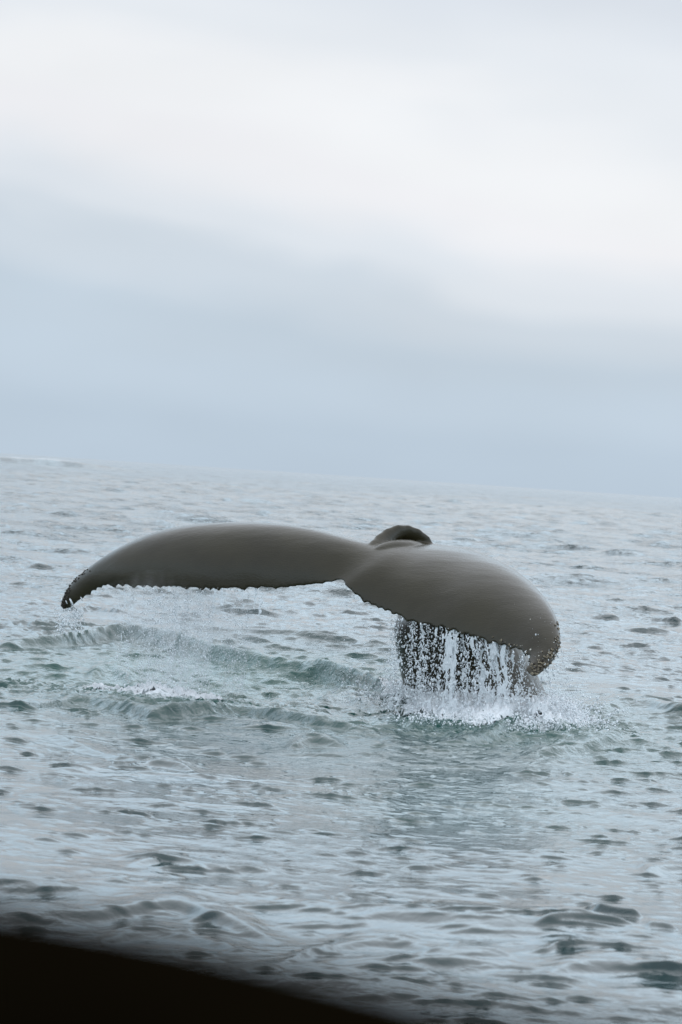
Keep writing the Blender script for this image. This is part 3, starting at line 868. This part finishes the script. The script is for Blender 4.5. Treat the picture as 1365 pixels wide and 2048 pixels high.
# churned foam where the stock cuts the surface and on the wake to the left
def foam_patch(cx, cy, ax, ay, hmax, seed, thr=0.42, cell=0.009):
    c = W(np.array([cx]), np.array([cy]))[0]
    sx = ax / FPX * c[1]
    t_ = W(np.array([cx]), np.array([cy - ay]))[0]; b_ = W(np.array([cx]), np.array([cy + ay]))[0]
    sy = min((t_[1] - b_[1]) / 2, 1.4)
    xs = np.arange(-sx * 1.3, sx * 1.3, cell); ys = np.arange(-sy * 1.3, sy * 1.3, cell * 1.6)
    A, Bq = np.meshgrid(xs, ys, indexing='ij')
    x, y = A + c[0], Bq + c[1]
    q = (A / sx) ** 2 + (Bq / sy) ** 2
    env = np.exp(-q * 1.1)
    wx = x + 0.08 * (fbm(x * 6, y * 6, seed + 3, 3) - .5); wy = y + 0.12 * (fbm(x * 5, y * 5, seed + 4, 3) - .5)
    rid = 1 - np.abs(fbm(wx * 5, wy * 3.2, seed, 4, 0.6) - 0.5) * 4
    f1, f2 = worley(wx * 13, wy * 9, seed)
    cells = 1 - np.clip((f2 - f1) * 1.6, 0, 1)
    field = env * 1.1 + 0.35 * (rid - 0.3) + 0.30 * cells + 0.5 * (fbm(wx * 3, wy * 2, seed + 40, 3) - .5) - thr - 0.45
    fine = fbm(wx * 26, wy * 20, seed + 9, 3, 0.6)
    spike = np.clip(1 - np.abs(fbm(wx * 13, wy * 9, seed + 31, 3, 0.6) - 0.5) * 5, 0, 1)
    h = hmax * env * (0.15 + 0.6 * np.clip(rid, 0, 1) + 0.4 * spike * np.clip(rid + .3, 0, 1)) * (0.5 + fine) + 0.02 * fine * env
    z = sea_h(x, y) - 0.004 + (h + 0.012) * np.clip(field * 4, 0, 1)
    kv = field > -0.04
    keep = kv[:-1, :-1] & kv[1:, :-1] & kv[1:, 1:] & kv[:-1, 1:]
    nx_, ny_ = A.shape
    th = np.clip(field * 0.1, 0, 0.02)
    jx = 0.008 * (fine - 0.5) + 0.02 * h * (fbm(x * 9, y * 9, seed + 20, 2) - .5)
    V = np.stack([x + jx, y, z], -1).reshape(-1, 3)
    idx = np.arange(nx_ * ny_).reshape(nx_, ny_)
    F = np.stack([idx[:-1, :-1], idx[1:, :-1], idx[1:, 1:], idx[:-1, 1:]], -1)[keep]
    used, inv = np.unique(F.ravel(), return_inverse=True)
    return V[used], inv.reshape(F.shape)
fp = [foam_patch(890, 1424, 100, 18, 0.08, 1), foam_patch(990, 1440, 90, 16, 0.09, 2), foam_patch(1105, 1446, 85, 20, 0.12, 3),
      foam_patch(820, 1400, 60, 14, 0.10, 4), foam_patch(960, 1425, 120, 14, 0.10, 8)]
joined('splash_foam', fp, M_FOAM, 'white splash churned up round the foot of the tail stock')
fp = [foam_patch(330, 1380, 150, 24, 0.035, 5, 0.70), foam_patch(210, 1368, 110, 18, 0.02, 6, 0.86), foam_patch(410, 1392, 90, 14, 0.025, 7, 0.78)]
joined('wake_foam', fp, M_WAKE, 'white foam on the broken wave left of the whale')

# fine mist hanging in the falling spray: real air-borne water, thin and uneven
def mist(name, label, cx, cy, depth, hx, hz, hy, dens, seed):
    c = P(np.array([cx]), np.array([cy]), np.array([depth]))[0]
    v, f = ico()
    import bmesh
    bm = bmesh.new(); bmesh.ops.create_icosphere(bm, subdivisions=3, radius=1.0)
    me = bpy.data.meshes.new(name); bm.to_mesh(me); bm.free()
    o = link(name, me); o.location = c; o.scale = (hx, hy, hz)
    m = bpy.data.materials.new(name); m.use_nodes = True; nt = m.node_tree
    nt.nodes.remove(nt.nodes['Principled BSDF'])
    pv = N('ShaderNodeVolumePrincipled', nt); pv.inputs['Color'].default_value = (0.97, 0.98, 1.0, 1)
    pv.inputs['Anisotropy'].default_value = 0.3
    tcn = N('ShaderNodeTexCoord', nt)
    ln = N('ShaderNodeVectorMath', nt, operation='LENGTH'); nt.links.new(tcn.outputs['Object'], ln.inputs[0])
    fall = math_node(nt, 'SUBTRACT', 1.0, ln.outputs['Value'], clamp=True)
    mp = N('ShaderNodeMapping', nt); mp.inputs['Scale'].default_value = (hx * 9, hy * 6, hz * 2.2); mp.inputs['Location'].default_value = (seed, 0, 0)
    nt.links.new(tcn.outputs['Object'], mp.inputs['Vector'])
    nz = N('ShaderNodeTexNoise', nt); nz.inputs['Scale'].default_value = 1.0; nz.inputs['Detail'].default_value = 3.0
    nt.links.new(mp.outputs[0], nz.inputs['Vector'])
    s_ = math_node(nt, 'MULTIPLY', math_node(nt, 'SUBTRACT', nz.outputs['Fac'], 0.34, clamp=True), 5.0)
    d_ = math_node(nt, 'MULTIPLY', math_node(nt, 'MULTIPLY', s_, math_node(nt, 'POWER', fall, 0.8)), dens)
    nt.links.new(d_, pv.inputs['Density'])
    nt.links.new(pv.outputs[0], nt.nodes['Material Output'].inputs['Volume'])
    me.materials.append(m)
    tag(o, label, kind='stuff')
mist('falling_mist', 'pale mist drifting down under the far fluke', 385, 1235, 28.95, 0.95, 0.46, 0.30, 1.7, 1)
mist('splash_mist', 'white mist over the splash beside the tail stock', 1085, 1430, 27.9, 0.42, 0.17, 0.35, 3.0, 5)
mist('stock_mist', 'white mist where the falling water meets the sea', 935, 1410, 28.3, 0.52, 0.14, 0.35, 2.4, 9)

# ------------------------------------------------------------------ the boat the picture is taken from
def boat():
    m, nt, b = material('black_rubber')
    tcn = N('ShaderNodeTexCoord', nt)
    n1 = N('ShaderNodeTexNoise', nt); n1.inputs['Scale'].default_value = 40; nt.links.new(tcn.outputs['Object'], n1.inputs['Vector'])
    cr = N('ShaderNodeValToRGB', nt)
    cr.color_ramp.elements[0].color = (0.0026, 0.0019, 0.0009, 1); cr.color_ramp.elements[1].color = (0.005, 0.0036, 0.0018, 1)
    nt.links.new(n1.outputs['Fac'], cr.inputs['Fac']); nt.links.new(cr.outputs['Color'], b.inputs['Base Color'])
    b.inputs['Roughness'].default_value = 0.95; b.inputs['Specular IOR Level'].default_value = 0.0
    root = bpy.data.objects.new('boat', None); col.objects.link(root)
    root.location = (-1.8, -1.6, 0.0)
    tag(root, 'black boat gunwale out of focus across the bottom left corner', 'boat')
    ZT = 1.905
    ed = W(np.array([-60., 205., 440., 700., 930.]), np.array([1812., 1858., 1910., 1974., 2034.]), ZT - 0.003)[:, :2] + np.array([0.028, 0.030])
    print('rail', ed)
    e0, e1 = ed[0] - ed[1], ed[-1] - ed[-2]
    e0 /= np.linalg.norm(e0); e1 /= np.linalg.norm(e1)
    pts = [(-4.2, 1.2), (-2.6, 1.62), (-1.2, 1.44)] + [tuple(ed[0] + e0 * 0.3 + np.array([0, -.02])), tuple(ed[0] + e0 * 0.1)] + [tuple(p) for p in ed] + [tuple(ed[-1] + e1 * 0.08), (0.17, 0.33), (0.27, 0.12), (0.5, -0.2), (0.6, -1.5), (0.5, -3.2), (0.2, -4.4),
           (-1.8, -4.7), (-4.2, -4.4), (-4.8, -3.0), (-5.0, -1.2), (-4.9, 0.4)]
    c = []
    n = len(pts)
    for i in range(n):
        p0, p1, p2, p3 = [np.array(pts[(i + k) % n]) for k in (-1, 0, 1, 2)]
        for t in np.linspace(0, 1, 8, endpoint=False):
            # centripetal spacing is not needed: the points are close where it matters
            c.append(0.5 * ((2 * p1) + (-p0 + p2) * t + (2 * p0 - 5 * p1 + 4 * p2 - p3) * t * t + (-p0 + 3 * p1 - 3 * p2 + p3) * t ** 3))
    c = np.array(c) - np.array([-1.8, -1.6]); N_ = len(c)
    tan = np.roll(c, -1, 0) - np.roll(c, 1, 0); tan /= np.linalg.norm(tan, axis=1, keepdims=True)
    nrm = np.stack([-tan[:, 1], tan[:, 0]], -1)
    if np.mean(np.sum(nrm * c, 1)) < 0: nrm = -nrm          # outward
    # rail: rounded section lying inside the outline
    sec = [(math.cos(a_) * 0.045 - 0.045, math.sin(a_) * 0.04 + ZT - 0.04) for a_ in np.linspace(0, 2 * math.pi, 20, endpoint=False)]
    V = np.concatenate([np.column_stack([c + nrm * s_[0], np.full(N_, s_[1])]) for s_ in sec])
    k = len(sec); F = []
    for i in range(k):
        for j in range(N_):
            F.append((i * N_ + j, i * N_ + (j + 1) % N_, ((i + 1) % k) * N_ + (j + 1) % N_, ((i + 1) % k) * N_ + j))
    link('cap_rail', mesh_np('cap_rail', V, np.array(F)), m, root)
    # hull: outer and inner skin
    lv = [(-0.085, ZT - 0.06), (-0.085, 0.6), (-0.12, 0.6), (-0.45, -0.5), (-0.42, -0.5), (-0.05, 0.6), (-0.02, 1.4), (-0.02, ZT - 0.045)]
    lv = lv[::-1]
    V = np.concatenate([np.column_stack([c + nrm * s_[0], np.full(N_, s_[1])]) for s_ in lv]); k = len(lv)
    F = [(i * N_ + j, i * N_ + (j + 1) % N_, ((i + 1) % k) * N_ + (j + 1) % N_, ((i + 1) % k) * N_ + j) for i in range(k) for j in range(N_)]
    link('hull', mesh_np('hull', V, np.array(F)), m, root)
    me = bpy.data.meshes.new('deck')
    rim = [(p[0], p[1], 0.62) for p in (c + nrm * -0.1)]
    rim2 = [(p[0], p[1], 0.57) for p in (c + nrm * -0.1)]
    me.from_pydata(rim + rim2, [], [list(range(N_)), list(range(2 * N_ - 1, N_ - 1, -1))] + [(j, (j + 1) % N_, N_ + (j + 1) % N_, N_ + j) for j in range(N_)])
    link('deck', me, m, root)
boat()
print('done', round(time.time() - T0, 1))
